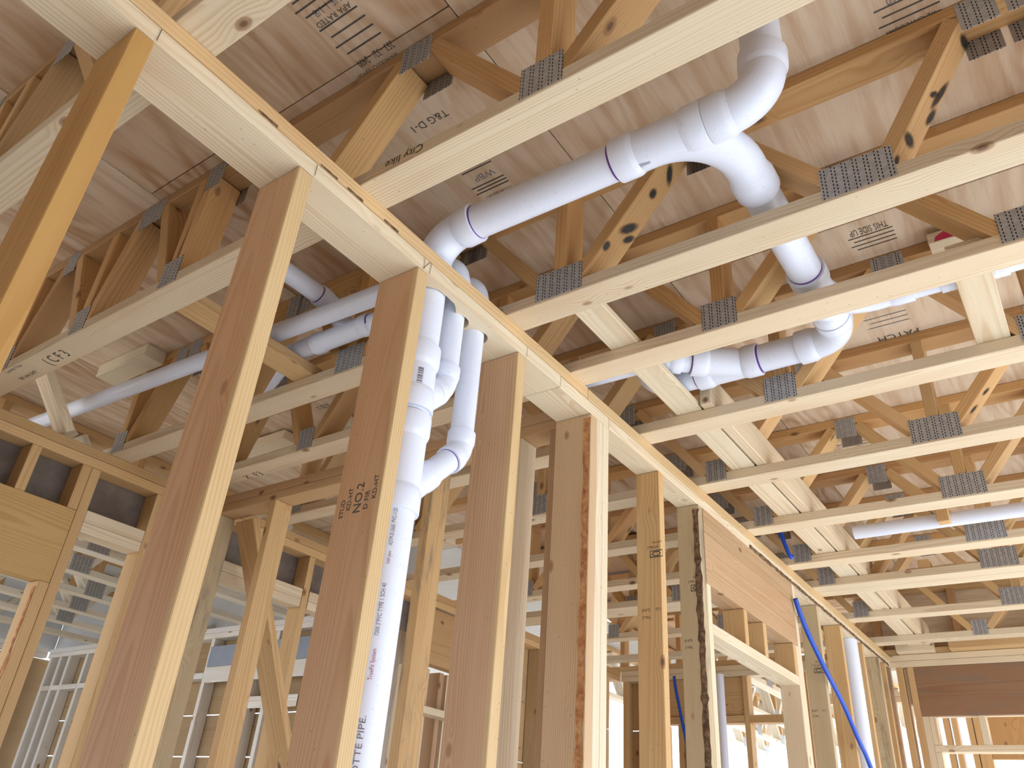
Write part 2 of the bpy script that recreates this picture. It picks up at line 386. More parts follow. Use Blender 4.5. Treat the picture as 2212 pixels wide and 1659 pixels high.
# ================================================================ floor trusses
ZB0, ZB1, ZT0, ZT1 = 1.2785, 1.3165, 1.682, 1.7195
def truss(y0, bottoms, label, x0=-3.22, x1=2.7, tint=PALE, wt=HONEY, plate_w=0.10, tops=None, skip=(), right_only=False):
    t = empty('floor_truss', (0.0, y0 + .0445, ZB0), label, 'floor truss', 'floor trusses under the plywood deck')
    y1 = y0 + .089; ym = y0 + .0445
    board('bottom_chord', x0, x1, y0, y1, ZB0, ZB1, t, tint)
    board('top_chord', x0, x1, y0, y1, ZT0, ZT1, t, jit(ORANGE))
    seen_tops = set()
    for b in bottoms:
        xb, vert, wl, wr, pw = (list(b) + [True, .395, .395, plate_w])[:5] if isinstance(b, (list, tuple)) and len(b) >= 5 else (b[0], b[1], b[2], b[3], plate_w)
        for sgn, dx in ((-1, wl), (1, wr)):
            if not dx: continue
            xt = xb + sgn * dx
            a = (xb + sgn * min(.045, dx * .2), ym, ZB1 + .004); c = (xt - sgn * min(.045, dx * .2), ym, ZT0 - .004)
            beam('web', a, c, (0, 1, 0), .0885, .038, t, jit(wt), None, .1)
            seen_tops.add(round(xt, 2))
        if vert: beam('web', (xb, ym, ZB1), (xb, ym, ZT0), (0, 1, 0), .0885, .038, t, jit(wt))
        for ny, yy in ((-1, y0), (1, y1)):
            nail_plate(xb, ZB0 + .052, yy, pw, .088, t, ny)
    for xt in sorted(seen_tops):
        for ny, yy in ((-1, y0), (1, y1)):
            nail_plate(xt, ZT1 - .052, yy, .075, .09, t, ny)
    return t
def reg_nodes(first, step, n, vert=True, pw=.10): return [(first + step * i, vert, step / 2 - .005, step / 2 - .005, pw) for i in range(n)]
R3 = lambda f, n=3, v=True, pw=.10: reg_nodes(f, .775, n, v, pw)
LH = lambda a, b, c: [(a, True, .19, .2, .085), (b, True, .2, .2, .085), (c, True, .2, .2, .085)]
tZ = truss(.346, [(-2.42, True, .2, .2, .085), (-1.95, True, .2, .2, .085)] + R3(-1.38, 4), 'floor truss nearest the camera, crossing the top left corner of the view')
tA = truss(.833, [(-2.82, True, .17, .21, .085), (-2.34, True, .27, .19, .085), (-1.865, True, .24, .06, .085), (-1.37, False, .27, .355, .09)] + R3(-.622, 4), 'floor truss with handwriting on its pale bottom chord, before the long white pipe', tint=CREAM, wt=(.68, .47, .25))
tB = truss(1.411, [(-3.06, True, 0, .27, .085), (-2.4, False, .3, .3, .085), (-1.737, True, .3, .38, .12)] + [(-.942, True, .38, .38, .145), (-.173, False, .38, .30, .155), (.62, True, .4, .4, .1)], 'floor truss with black spray paint marks on its diagonal webs', tint=PALE, wt=(.68, .47, .25))
tC = truss(1.755, [(-2.9, True, 0, .25, .085), (-2.32, False, .25, .3, .085), (-1.40, True, .38, .38)] + R3(-.63, 1) + [(.105, False, .36, .4, .1), (.88, True, .38, .38, .1)], 'floor truss just beyond the drain pipe branch, left of the turning PVC bend', tint=PALE, wt=(.68, .47, .25))
tD = truss(2.22, [(-2.9, True, 0, .3, .085), (-2.16, False, .3, .38, .085), (-1.39, True, .38, .38)] + R3(-.617, 1) + [(.10, True, .35, .4, .11), (.88, True, .38, .38, .1)], 'floor truss with a shiny plate right below the double PVC fitting', tint=PALE)
E_ = lambda: [(-2.63, True, 0, .38, .08), (-1.855, True, .38, .38, .08)] + [(-1.035, False, .38, .38, .082), (-.258, True, .385, .38, .155), (.52, True, .39, .39, .15)]
labels = ['third floor truss behind the spray-painted one, with a wide plate near the right edge',
          'far floor truss just in front of the short horizontal white pipe',
          'far floor truss just behind the short horizontal white pipe and its block',
          'far floor truss doubled up against a second bottom chord']
tE = []
for yy, lb in zip((2.715, 3.24, 3.77, 4.16), labels): tE.append(truss(yy, E_(), lb, tint=PALE if yy < 4 else CREAM))
truss(4.253, [(-2.2, True, .38, .38, .08), (-.9, False, .38, .38, .08), (.3, True, .38, .38, .1)], 'second truss of the doubled pair at the far end of the room', tint=CREAM)
truss(4.82, E_(), 'second last floor truss before the back wall', tint=CREAM)
truss(5.42, [(-2.1, True, .38, .38, .08), (-1.3, False, .38, .38, .08), (-.518, False, .38, .38, .082), (.26, False, .38, .38, .082)], 'last floor truss, closest to the back wall', tint=CREAM)

# ================================================================ main stud wall in the middle
ZP = 1.2; XN = -1.112
wm = empty('wall_middle', (XN - .06, 2.6, -H), kind='structure')
def plates(wall, axis, c0, c1, s, e, tint=CREAM, splits=None):
    """Double top plate and sole plate."""
    for z0, z1, tt in ((ZP, 1.238, tint), (1.2395, 1.2775, jit(tint))):
        if axis == 'y': board('top_plate', c0, c1, s, e, z0, z1, wall, tt, CLEAR if tint == CREAM else WOOD)
        else: board('top_plate', s, e, c0, c1, z0, z1, wall, tt)
    if axis == 'y': board('sole_plate', c0, c1, s, e, -H, -H + .038, wall, HONEY)
    else: board('sole_plate', s, e, c0, c1, -H, -H + .038, wall, HONEY)
LO = -H + .039
# wide plate on the pipe wall, narrower beyond the post
HOLES = [(1.185, -1.178, .075, .052), (1.281, -1.177, .036, .034), (1.366, -1.177, .036, .034)]
def holed_plate(y0, y1, x0, x1, z0, z1, tint):
    """Plate with rough drilled holes where the pipes pass."""
    L, W, T = y1 - y0, x1 - x0, z1 - z0; yc, xc = (y0 + y1) / 2, (x0 + x1) / 2; bm = bmesh.new(); rr = random.Random(5); es = []
    def loop(pts):
        vs = [bm.verts.new((p[0], p[1], -T / 2)) for p in pts]; es.extend(bm.edges.new((a, b)) for a, b in zip(vs, vs[1:] + vs[:1]))
    loop([(-L / 2, -W / 2), (L / 2, -W / 2), (L / 2, W / 2), (-L / 2, W / 2)])
    for hy, hx, ry, rx in HOLES:
        big = ry > .05
        loop([((hy - yc) + math.cos(a) * ry * (1 + (rr.uniform(-.06, .06) if big else 0)), -(hx - xc) + math.sin(a) * rx * (1 + (rr.uniform(-.07, .04) if big else 0))) for a in [2 * math.pi * k / 28 for k in range(28)]])
    bmesh.ops.triangle_fill(bm, edges=es, use_beauty=True)
    g = bmesh.ops.extrude_face_region(bm, geom=list(bm.faces)); bmesh.ops.translate(bm, verts=[v for v in g['geom'] if isinstance(v, bmesh.types.BMVert)], vec=(0, 0, T))
    bmesh.ops.recalc_face_normals(bm, faces=list(bm.faces))
    me = bpy.data.meshes.new('top_plate'); bm.to_mesh(me); bm.free(); me.materials.append(CLEAR)
    o = bpy.data.objects.new('top_plate', me); link(o, wm)
    M = Matrix(((0, -1, 0, xc), (1, 0, 0, yc), (0, 0, 1, (z0 + z1) / 2 + H), (0, 0, 0, 1))); o.matrix_basis = M; o.color = vary(tint, .01); reg(o, M)
holed_plate(-2.6, 1.70, -1.242, XN, ZP, 1.238, CREAM)
board('top_plate', -1.242, XN, 1.703, 1.999, ZP, 1.238, wm, CREAM, CLEAR, .02)
board('top_plate', -1.201, XN, 2.001, 5.78, ZP, 1.238, wm, PALE, CLEAR, .02)
holed_plate(-2.6, 1.86, -1.242, XN + .001, 1.2395, 1.2775, (.76, .58, .36))
board('top_plate', -1.201, XN + .001, 1.863, 5.87, 1.2395, 1.2775, wm, (.72, .56, .35), CLEAR, .02)
board('sole_plate', -1.242, XN, -2.6, 5.78, -H, LO - .001, wm, HONEY)
def stud(y0, x0=-1.242, x1=XN, tint=RED, mat=None, parent=None, z0=LO, z1=ZP - .001, w=.038, name='stud', label=None):
    o = board(name, x0, x1, y0, y0 + w, z0, z1, parent or wm, tint, mat, .03)
    if label: o['label'] = label
    return o
stud(-.47, tint=ORANGE); stud(-.09, tint=ORANGE)
s1 = stud(.292, tint=(.60, .39, .165)); s2 = stud(.673, tint=(.70, .48, .31), mat=HEART); s3 = stud(1.053, tint=(.69, .48, .31), mat=HEART); s4 = stud(1.481, tint=(.70, .50, .34), mat=HEART)
s5 = stud(1.885, tint=(.70, .54, .37)); stud(1.9235, tint=CREAM); stud(1.962, tint=CREAM)
X4 = -1.201
stud(2.362, X4, tint=HONEY); s7 = stud(2.705, X4, tint=GREY, mat=MOLD)
stud(2.747, X4, tint=CREAM, z1=.904, name='jack_stud')
board('header', X4, XN + .001, 2.7475, 3.80, .905, 1.105, wm, (.60, .44, .29)); board('header', X4, XN + .001, 2.7475, 3.80, 1.107, 1.199, wm, (.60, .44, .285))
stud(3.762, X4, tint=PALE, z1=.904, name='jack_stud'); stud(3.802, X4, tint=PALE)
board('sill_plate', X4, XN, 2.786, 3.761, .7275, .7645, wm, CREAM)
for yy in (3.116, 3.336, 3.722): stud(yy, X4, tint=HONEY, z0=.7655, z1=.904, name='cripple_stud')
stud(4.19, X4, tint=GREY); stud(4.61, X4, tint=HONEY); stud(5.06, X4, tint=HONEY); stud(5.44, X4, tint=GREY, mat=MOLD); stud(5.60, X4, tint=HONEY, mat=MOLD); stud(5.735, X4, tint=BROWN, mat=MOLD)
rough_strip('bark_edge', ((XN - .012, 2.7045, 1.18), (XN - .012, 2.7045, -.9)), (1, 0, 0), .03, (0, -1, 0), BARK, wm, .004)
rough_strip('wane_edge', ((XN - .014, 1.8845, 1.185), (XN - .014, 1.8845, -.9)), (1, 0, 0), .026, (0, -1, 0), WANE, wm, .002)
rough_strip('bark_edge', ((XN + .0015, 3.25, 1.206), (XN + .0015, 5.72, 1.206)), (0, 0, 1), .022, (1, 0, 0), BARK, wm, .006)
for yy in (.55, .72, .80, .92): rough_strip('bark_edge', ((XN + .0015, yy, 1.243), (XN + .0015, yy + .05, 1.243)), (0, 0, 1), .008, (1, 0, 0), BARK, wm, .001, .01)

# ================================================================ left wall
XL = -3.09; XL0 = -3.18
wl = empty('wall_left', (XL - .045, 2.5, -H), kind='structure')
plates(wl, 'y', XL0, XL, -2.8, 5.78, HONEY)
kw = dict(parent=wl, x0=XL0, x1=XL)
stud(1.117, tint=HONEY, z0=1.018, name='cripple_stud', **kw); stud(.72, tint=HONEY, z0=1.018, name='cripple_stud', **kw); stud(.34, tint=HONEY, z0=1.018, name='cripple_stud', **kw)
board('header', XL0 + .02, XL, -.2, 1.357, .733, 1.017, wl, (.66, .47, .24))
stud(1.319, tint=HONEY, z0=1.018, name='cripple_stud', **kw); stud(1.319, tint=HONEY, z1=.732, name='jack_stud', **kw); stud(1.3585, tint=HONEY, **kw)
rough_strip('wane_edge', ((XL - .02, 1.3185, .71), (XL - .02, 1.3185, -.8)), (1, 0, 0), .03, (0, -1, 0), WANE, wl, .004)
for y0, y1 in ((1.397, 1.652), (1.692, 1.905), (2.02, 2.52), (2.565, 2.94)):
    board('header', XL0, XL, y0, y1, .945, .984, wl, PALE); board('header', XL - .04, XL, y0, y1, .985, 1.032, wl, PALE)
stud(1.653, tint=HONEY, **kw); stud(1.906, tint=GREY, mat=MOLD, **kw); stud(2.523, tint=HONEY, **kw); stud(2.95, tint=HONEY, **kw); stud(3.38, tint=HONEY, **kw)
board('header', XL0 + .02, XL, 3.42, 4.2, .88, 1.185, wl, (.62, .43, .25))
for yy in (3.42, 4.2): stud(yy, tint=PALE, z1=.878 if yy < 4 else ZP - .001, name='jack_stud', **kw)
stud(4.24, tint=HONEY, **kw); stud(4.62, tint=GREY, **kw); stud(5.0, tint=HONEY, **kw); stud(5.4, tint=HONEY, **kw)
board('rail', XL0, XL, 3.46, 4.2, .62, .658, wl, PALE)
for y0, y1 in ((-2.8, 1.39), (1.40, 3.40)):
    board('sheathing', XL0 - .014, XL0 - .002, y0, y1, 1.034 if y0 > 0 else .74, 1.275, wl, (.5, .5, .5), SHEATH)

# ================================================================ cross wall in the passage
wc = empty('wall_passage', (-2.2, 1.97, -H), kind='structure')
YC = 1.925
plates(wc, 'x', YC, YC + .089, -3.088, -1.244, (.66, .48, .30))
def xstud(x0, tint=HONEY, mat=None, wall=None, y0=YC, y1=YC + .089, z0=LO, z1=ZP - .001, w=.038, name='stud'):
    return board(name, x0, x0 + w, y0, y1, z0, z1, wall or wc, tint, mat, .04)
xstud(-3.072, GREY, MOLD); xstud(-2.686, HONEY); xstud(-1.812, HONEY, MOLD); xstud(-1.44, PALE); xstud(-1.29, (.56, .40, .26))

# ================================================================ back wall
wb = empty('wall_back', (-.5, 5.82, -H), kind='structure')
YB = 5.7815
plates(wb, 'x', YB, YB + .089, -3.088, 3.0, PALE)
kb = dict(wall=wb, y0=YB, y1=YB + .089)
xstud(-1.083, HONEY, **kb); xstud(-1.018, HONEY, **kb); xstud(-.979, PALE, z1=.903, name='jack_stud', **kb)
board('blocking', -1.044, -1.0185, YB + .03, YB + .089, .98, 1.198, wb, CREAM)
board('header', -.98, .95, YB, YB + .04, .904, 1.1985, wb, (.40, .26, .17), MOLD, .02); board('header', -.98, .95, YB + .045, YB + .089, .904, 1.1985, wb, CREAM)
board('sill_plate', -.94, .95, YB, YB + .089, .70, .738, wb, CREAM)
for xx in (-.94, -.67, -.25, .16, .57): xstud(xx, PALE, z0=.739, z1=.903, name='cripple_stud', **kb)
for xx in (-.9, .9): xstud(xx - .04, PALE, z1=.699, name='jack_stud', **kb)
for xx in (-3.07, -2.9, -2.117, -1.7, -1.42, 1.0, 1.4, 1.8, 2.2, 2.6): xstud(xx, HONEY, **kb)
board('rail', -2.86, -2.119, YB, YB + .089, .885, .936, wb, HONEY); board('rail', -2.077, -1.702, YB, YB + .089, .885, .936, wb, HONEY)
# second partition behind the back wall
wf = empty('wall_rear_room', (-.5, 7.0, -H), kind='structure')
plates(wf, 'x', 7.0, 7.089, -1.9, 2.4, PALE)
for xx in (-1.4, -1.05, -.995, -.895, -.85, -.812, -.42, 0, .4, .8, 1.2): xstud(xx, HONEY, wall=wf, y0=7.0, y1=7.089)
for i, (x0, x1) in enumerate(((-.772, -.422), (-.38, -.002), (.04, .398), (.44, .798))):
    board('header', x0, x1, 7.0, 7.04, .80, 1.199, wf, ORANGE)

# ================================================================ room beyond the left openings
wo = empty('wall_outer', (-5.4, 3.65, -H), kind='structure')
YO = 3.6
LITWOOD = (.86, .85, .82)  # outer framing tinted near white to imitate overexposed daylight
plates(wo, 'x', YO, YO + .089, -7.7, -3.2, LITWOOD)
ko = dict(wall=wo, y0=YO, y1=YO + .089)
for xx in (-7.66, -7.49, -7.34, -7.05, -6.7, -6.36, -6.02, -5.68, -5.32, -4.97, -4.79, -4.6, -4.22, -3.88, -3.5): xstud(xx, LITWOOD, **ko)
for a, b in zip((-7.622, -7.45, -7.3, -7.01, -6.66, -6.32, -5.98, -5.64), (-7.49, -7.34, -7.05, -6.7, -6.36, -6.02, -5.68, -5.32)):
    board('blocking', a + .001, b - .001, YO - .002, YO + .087, .918, .958, wo, LITWOOD)
board('blocking', -5.3, -3.5, YO - .004, YO - .001, .885, .994, wo, LITWOOD); board('blocking', -4.93, -4.25, YO - .004, YO - .001, .70, .775, wo, LITWOOD)
board('sheathing', -5.3, -3.5, YO - .003, YO - .001, .996, 1.14, wo, (.5, .5, .5), BLUEG)
for k in range(9): board('siding_plank', -7.7, -3.3, YO + .092, YO + .11, -1.2 + k * .27, -1.2 + k * .27 + .262, wo, (.50, .38, .24))
wo2 = empty('wall_outer_side', (-7.75, 1.5, -H), kind='structure')
plates(wo2, 'y', -7.79, -7.70, -2.5, 3.59, LITWOOD)
for k in range(13): board('stud', -7.79, -7.70, 3.4 - k * .4, 3.438 - k * .4, LO, ZP - .001, wo2, PALE)
board('siding_plank', -7.83, -7.80, -2.5, 3.7, -.2, 1.2, wo2, (.50, .38, .24)); board('siding_plank', -7.83, -7.80, 2.2, 3.7, -1.4, -.205, wo2, (.50, .38, .24))
# porch floor trusses that run the other way, seen through the openings
def porch_truss(xc, ya, yb, label, nodes, grp, tint=(.84, .80, .70)):
    t = empty('porch_truss', (xc, (ya + yb) / 2, ZB0), label, 'floor truss', grp)
    board('bottom_chord', xc - .0445, xc + .0445, ya, yb, ZB0, ZB1, t, tint); board('top_chord', xc - .0445, xc + .0445, ya, yb, ZT0, ZT1, t, HONEY)
    for yn in nodes:
        for sg in (-1, 1): beam('web', (xc, yn + sg * .04, ZB1 + .003), (xc, yn + sg * .34, ZT0 - .003), (1, 0, 0), .0885, .038, t, tint)
        beam('web', (xc, yn, ZB1), (xc, yn, ZT0), (1, 0, 0), .0885, .038, t, HONEY)
        for sg in (-1, 1):
            M = Matrix(((0, 0, 1, xc + sg * .0453), (1, 0, 0, yn), (0, 1, 0, ZB0 + .055 + H), (0, 0, 0, 1)))
            o = bpy.data.objects.new('nail_plate', box_mesh(.13, .10, .0015, PLATE, 0)); link(o, t); o.matrix_basis = M
    return t
near = ['porch truss right outside the left wall openings', 'second porch truss outward from the left wall', 'third porch truss outward from the left wall', 'fourth porch truss outward from the left wall', 'fifth porch truss outward from the left wall', 'sixth porch truss outward, next to the far porch wall', 'seventh porch truss outward, almost over the far porch wall']
for k, lb in enumerate(near): porch_truss(-4.0 - .5 * k, -1.6, 3.69, lb, [-.9 + .72 * q + .17 * (k % 3) for q in range(6)], 'porch trusses outside the left wall')
far = ['bright porch truss beyond the back wall, nearest the stud wall', 'bright porch truss beyond the back wall, second from the stud wall', 'bright porch truss beyond the back wall, third from the stud wall', 'bright porch truss beyond the back wall, fourth from the stud wall', 'bright porch truss beyond the back wall, far left one']
for k, lb in enumerate(far): porch_truss(-1.75 - .5 * k, 5.95, 11.0, lb, [6.5 + .75 * q + .15 * k for q in range(6)], 'porch trusses beyond the back wall')
pd = tag(board('porch_deck', -8.6, -4.56, 1.2, 8.0, 1.721, 1.74, None, (.5, .5, .5), WRAP), kind='structure'); tag(board('porch_deck', -4.555, -3.32, 3.905, 8.0, 1.721, 1.74, None, (.5, .5, .5), WRAP), kind='structure')
board('rim_panel', -7.86, -7.84, -2.5, 3.7, 1.279, 1.72, wo2, (.5, .5, .5), WRAP); board('rim_panel', -7.84, -3.3, 3.70, 3.72, 1.279, 1.72, wo, (.5, .5, .5), WRAP)
pd2 = tag(board('porch_deck', -4.4, -1.0, 7.62, 11.2, 1.721, 1.74, None, (.5, .5, .5), WRAP), kind='structure')
# unseen wall added behind the camera to keep the -y faces darker
wr = empty('light_block_rear', (0.4, -2.75, -H), kind='structure')
plates(wr, 'x', -2.8, -2.711, -3.3, 3.4, HONEY)
for k in range(17): xstud(-3.26 + k * .405, HONEY, wall=wr, y0=-2.8, y1=-2.711)
board('sheathing', -3.3, 3.4, -2.815, -2.802, -H, 1.7, wr, (.5, .5, .5), SHEATH)

wr2 = empty('light_block_right', (4.19, -1.0, -H), kind='structure')  # unseen wall added to block side light from the -y faces
plates(wr2, "y", 4.15, 4.239, -2.7, -0.6, HONEY)
for k in range(5): board("stud", 4.15, 4.239, -2.7 + k * .405, -2.662 + k * .405, LO, ZP - .001, wr2, HONEY)
board('sheathing', 4.241, 4.254, -2.8, -0.6, -H, 1.7, wr2, (.5, .5, .5), SHEATH)

# ================================================================ drain pipes
R3I = .0445; R2I = .0302
dr = empty('drain_pipe', (-1.177, 1.165, -H), 'white PVC drain stack rising in the stud wall with its long overhead branches', 'drain pipe')
SX, SY = -1.177, 1.165
V = Vector; U = V((0, 0, 1)); XP = V((1, 0, 0)); YP = V((0, 1, 0))
stack = tube('pipe', (SX, SY, -H), (SX, SY, .64), R3I, dr, n=40); tube('pipe', (SX, SY, .86), (SX, SY, .90), R3I, dr); tube('pipe', (SX, SY, 1.02), (SX, SY, 1.33), R3I, dr)
def stack_wye(name, z0, z1, zb, dy, br, dir_up, bl=.10):
    bm = bmesh.new(); rf = R3I * 1.07
    sweep(bm, [(SX, SY, z0 + .04), (SX, SY, z1 - .04)], [rf, rf], 36)
    hub(bm, (SX, SY, z0), (0, 0, -1), R3I, .05); hub(bm, (SX, SY, z1), (0, 0, 1), R3I, .05)
    d = V((0, math.sin(math.radians(45)), math.cos(math.radians(45))))
    a = V((SX, SY, zb)); sweep(bm, [a, a + d * (bl + .02)], [br * 1.18, br * 1.1], 30)
    hub(bm, a + d * (bl + .03), d, br, .035)
    o = mesh_obj(name, bm, PVC, dr); shade(o)
    return a + d * (bl + .03), d
e1, d1 = stack_wye('wye_fitting', .865, 1.045, .885, 0, R2I, 1, .065)
e2, d2 = stack_wye('wye_fitting', .615, .855, .655, 0, R2I, 1, .10)
ring((SX, SY, 1.046), U, R3I, dr, .003)
# risers beside the stack
def bend45(c0, d0, to, R, r):
    """45 degree bend from heading d0 to vertical."""
    d0 = V(d0).normalized(); n = (V(to) - d0 * d0.dot(V(to))).normalized()
    return elbow('elbow', c0, d0, n, R, r, dr, 45, True, True, .03)
p1, _ = bend45(e1 + d1 * .022, d1, U, .07, R2I)
tube('pipe', p1 - U * .02, (p1.x, p1.y, 1.31), R2I, dr); Y1 = p1.y
tube('pipe', e2 - d2 * .02, e2 + d2 * .085, R2I, dr); ring(e2 + d2 * .086, d2, R2I, dr)
p2, _ = bend45(e2 + d2 * .115, d2, U, .06, R2I)
tube('pipe', p2 - U * .02, (p2.x, p2.y, 1.31), R2I, dr); Y2 = p2.y
# passage lines that start from the risers
ea, da = elbow('elbow', (SX, Y1, 1.325), U, -XP, .062, R2I, dr, 90, True, True, .03)
ring((SX, Y1, 1.297), U, R2I, dr)
tube('pipe', ea + XP * .02, (-3.6, Y1, ea.z + .085), R2I, dr, n=32)
eb, db = elbow('elbow', (SX, Y2, 1.318), U, -XP, .062, R2I, dr, 90, True, True, .03)
tube('pipe', eb + XP * .02, (-2.05, Y2, eb.z + .01), R2I, dr, n=32)
bm = bmesh.new(); tz = eb.z + .005
sweep(bm, [(-1.615, Y2, tz), (-1.83, Y2, tz)], [R2I * 1.09] * 2, 32); hub(bm, (-1.60, Y2, tz), XP, R2I, .035); hub(bm, (-1.85, Y2, tz), -XP, R2I, .035)
sweep(bm, [(-1.69, Y2, tz), (-1.72, Y2, tz + .03), (-1.745, Y2 - .005, tz + .06)], [R2I * 1.08] * 3, 28)
o = mesh_obj('tee_fitting', bm, PVC, dr); shade(o); ring((-1.598, Y2, tz), XP, R2I, dr); ring((-1.852, Y2, tz), XP, R2I, dr, .003)
ZY = tz + .10
en, dn = elbow('elbow', (-1.755, 1.285, ZY), YP, -U, .075, R2I, dr, 60, True, False, .035)
ring((-1.755, 1.249, ZY), YP, R2I, dr, .003); tube('pipe', (-1.755, 1.06, ZY), (-1.755, 1.26, ZY), R2I, dr); elbow('elbow', (-1.755, 1.025, ZY), -YP, -XP, .05, R2I, dr, 45, True, False, .035); ring((-1.755, 1.061, ZY), YP, R2I, dr, .004)
# overhead branch: up the wall, along the bay
ZH = 1.393
e, d = elbow('elbow', (SX, SY, ZH - .09), U, XP, .09, R3I, dr, 90, True, True, .046)
ring(e + XP * .001, XP, R3I, dr, .005)
tube('pipe', e - XP * .03, (-.60, SY, ZH), R3I, dr, n=40)
bm = bmesh.new(); rf = R3I * 1.07
hub(bm, (-.632, SY, ZH), -XP, R3I, .048); sweep(bm, [(-.60, SY, ZH), (-.415, SY, ZH)], [rf, rf], 36); hub(bm, (-.408, SY, ZH), XP, R3I, .045)
pts = [V((-.585, SY, ZH))] + arc((-.548, SY, ZH), XP, YP, .16, 12) ; sweep(bm, pts, [rf] * len(pts), 36)
hub(bm, (-.388, 1.415, ZH), YP, R3I, .05, .02); sweep(bm, [(-.388, 1.32, ZH), (-.388, 1.38, ZH)], [rf, rf], 32)
o = mesh_obj('wye_fitting', bm, PVC, dr); shade(o); ring((-.634, SY, ZH), XP, R3I, dr, .005); ring((-.407, SY, ZH), XP, R3I, dr, .0015)
e, d = elbow('elbow', (-.362, SY, ZH), XP, U, .082, R3I, dr, 90, True, True, .046)
ring(e, U, R3I, dr, .004); tube('pipe', e - U * .03, (e.x, e.y, 1.7195), R3I, dr, n=40)
tube('pipe', (-.388, 1.39, ZH), (-.388, 1.80, ZH), R3I, dr, n=40)
# tee with sweep to the right, then the bend that turns back left
bm = bmesh.new(); hub(bm, (-.388, 1.765, ZH), -YP, R3I, .048); sweep(bm, [(-.388, 1.80, ZH), (-.388, 2.0, ZH)], [rf, rf], 36); hub(bm, (-.388, 2.005, ZH), YP, R3I, .04)
pts = arc((-.388, 1.83, ZH), YP, XP, .15, 12); rr = [rf * (1 - .32 * i / 12) for i in range(13)]; sweep(bm, pts + [V((-.20, 1.98, ZH))], rr + [rf * .66], 32); hub(bm, (-.165, 1.98, ZH), XP, R2I, .05)
o = mesh_obj('tee_fitting', bm, PVC, dr); shade(o); ring((-.388, 1.764, ZH), YP, R3I, dr, .005)
tube('pipe', (-.18, 1.98, ZH), (1.1, 1.98, ZH), R2I, dr)
for x0, x1 in ((-.10, -.06), (-.045, -.005), (.012, .06)):
    bm = bmesh.new(); hub(bm, (x0, 1.98, ZH), -XP, R2I, (x1 - x0) * .5); hub(bm, (x1, 1.98, ZH), XP, R2I, (x1 - x0) * .5); o = mesh_obj('coupling', bm, PVC, dr); shade(o)
e, d = elbow('elbow', (-.388, 2.038, ZH), YP, -XP, .085, R3I, dr, 90, True, True, .046)
YE = e.y; ring((-.388, 1.99, ZH), YP, R3I, dr, .003)
tube('pipe', e + XP * .03, (-.66, YE, ZH), R3I, dr, n=36)
bm = bmesh.new(); hub(bm, (-.642, YE, ZH), XP, R3I, .046); sweep(bm, [(-.67, YE, ZH), (-.84, YE, ZH)], [rf, rf], 36); hub(bm, (-.85, YE, ZH), -XP, R3I, .045)
d45 = V((-1, -.72, 0)).normalized(); a = V((-.70, YE, ZH)); sweep(bm, [a, a + d45 * .15], [rf, rf * .98], 32); hub(bm, a + d45 * .165, d45, R3I * .97, .045)
o = mesh_obj('wye_fitting', bm, PVC, dr); shade(o); ring((-.641, YE, ZH), XP, R3I, dr, .005); ring((-.852, YE, ZH), XP, R3I, dr, .003); b0 = a + d45 * .165; ring(b0, d45, R3I * .96, dr, .003)
tube('pipe', (-.83, YE, ZH), (-.93, YE, ZH), R3I, dr); elbow('elbow', (-.93, YE, ZH), -XP, U, .10, R3I, dr, 90, False, True, .04)
tube('pipe', b0 - d45 * .02, b0 + d45 * .05, R3I * .93, dr)
elbow('elbow', b0 + d45 * .06, d45, V((-1, 1.39, 0)).normalized(), .09, R3I * .9, dr, 36, True, True, .03)
tube('pipe', (-.93, 1.965, ZH), (-1.2, 1.965, ZH + .006), R3I * .9, dr)
# printing on the stack and on the passage line
vdir = V((.55, -.835, 0)).normalized()
TD = V((1.0, -.78, 0)).normalized(); o0 = V((SX, SY, 0)) + TD * R3I
UD = U.cross(TD) * -1
def stack_text(s, size, z, mat, xs=1.0): return text('print', s, size, o0 + V((0, 0, z)), U, UD * 1.0, stack, mat, ((SX, SY, 0), R3I), xs)
reg(stack, Matrix.Identity(4)) if stack.name not in PINV else None
stack_text('CHARLOTTE PIPE.', .017, .03, GREYINK, 1.25); stack_text('TrueFit System', .012, .262, REDINK, .8)
stack_text('7300 3"PVC TYPE 1 SCH 40', .0125, .345, GREYINK, .72); stack_text('NSF-dwv', .010, .49, REDINK, .75); stack_text('ASTM-D-2665  PVC-1120 PR 260 PSI @ 23°C', .0125, .53, GREYINK, .62)
# ================================================================ strongbacks, blocks and other loose timber
GR = {'scrap_block': 'scrap blocks in the ceiling framing', 'strongback': 'boards crossing the trusses'}
def lone(name, label, cat, *a, **k): return tag(board(name, *a, **k), label, cat, GR.get(name))
lone('strongback', 'pale flat board running across the bottom chords of the right trusses', 'board', -.971, -.882, 1.45, 5.72, 1.3168, 1.3385, tint=CREAM)
lone('strongback', 'tall board on edge beside the flat board that crosses the right trusses', 'board', -.874, -.836, 2.19, 5.72, 1.3168, 1.436, tint=PALE)
lone('strongback', 'pale board crossing between the first trusses over the passage, behind the studs', 'board', -2.0, -1.905, .86, 1.49, 1.3168, 1.354, tint=HONEY)
lone('blocking_board', 'short pale board lying between two chords below the small white reducer pipe', 'board', -.062, .022, 1.79, 2.29, 1.3168, 1.354, tint=PALE)
rb = lone('scrap_block', 'small scrap block with red paint, nailed under the plywood at the right', 'block', -.112, -.002, 2.155, 2.2195, 1.655, 1.693, tint=CREAM)
bm = bmesh.new(); vs = [bm.verts.new(V((x, 2.1544, z + H))) for x, z in ((-.095, 1.658), (-.004, 1.658), (-.012, 1.688), (-.06, 1.69), (-.09, 1.675))]; bm.faces.new(vs); mesh_obj('paint_mark', bm, REDP, rb, False)
lone('scrap_block', 'large pale scrap block with nail holes under the plywood above the left pipe', 'block', -3.29, -2.92, 1.32, 1.4105, 1.660, 1.719, tint=CREAM)
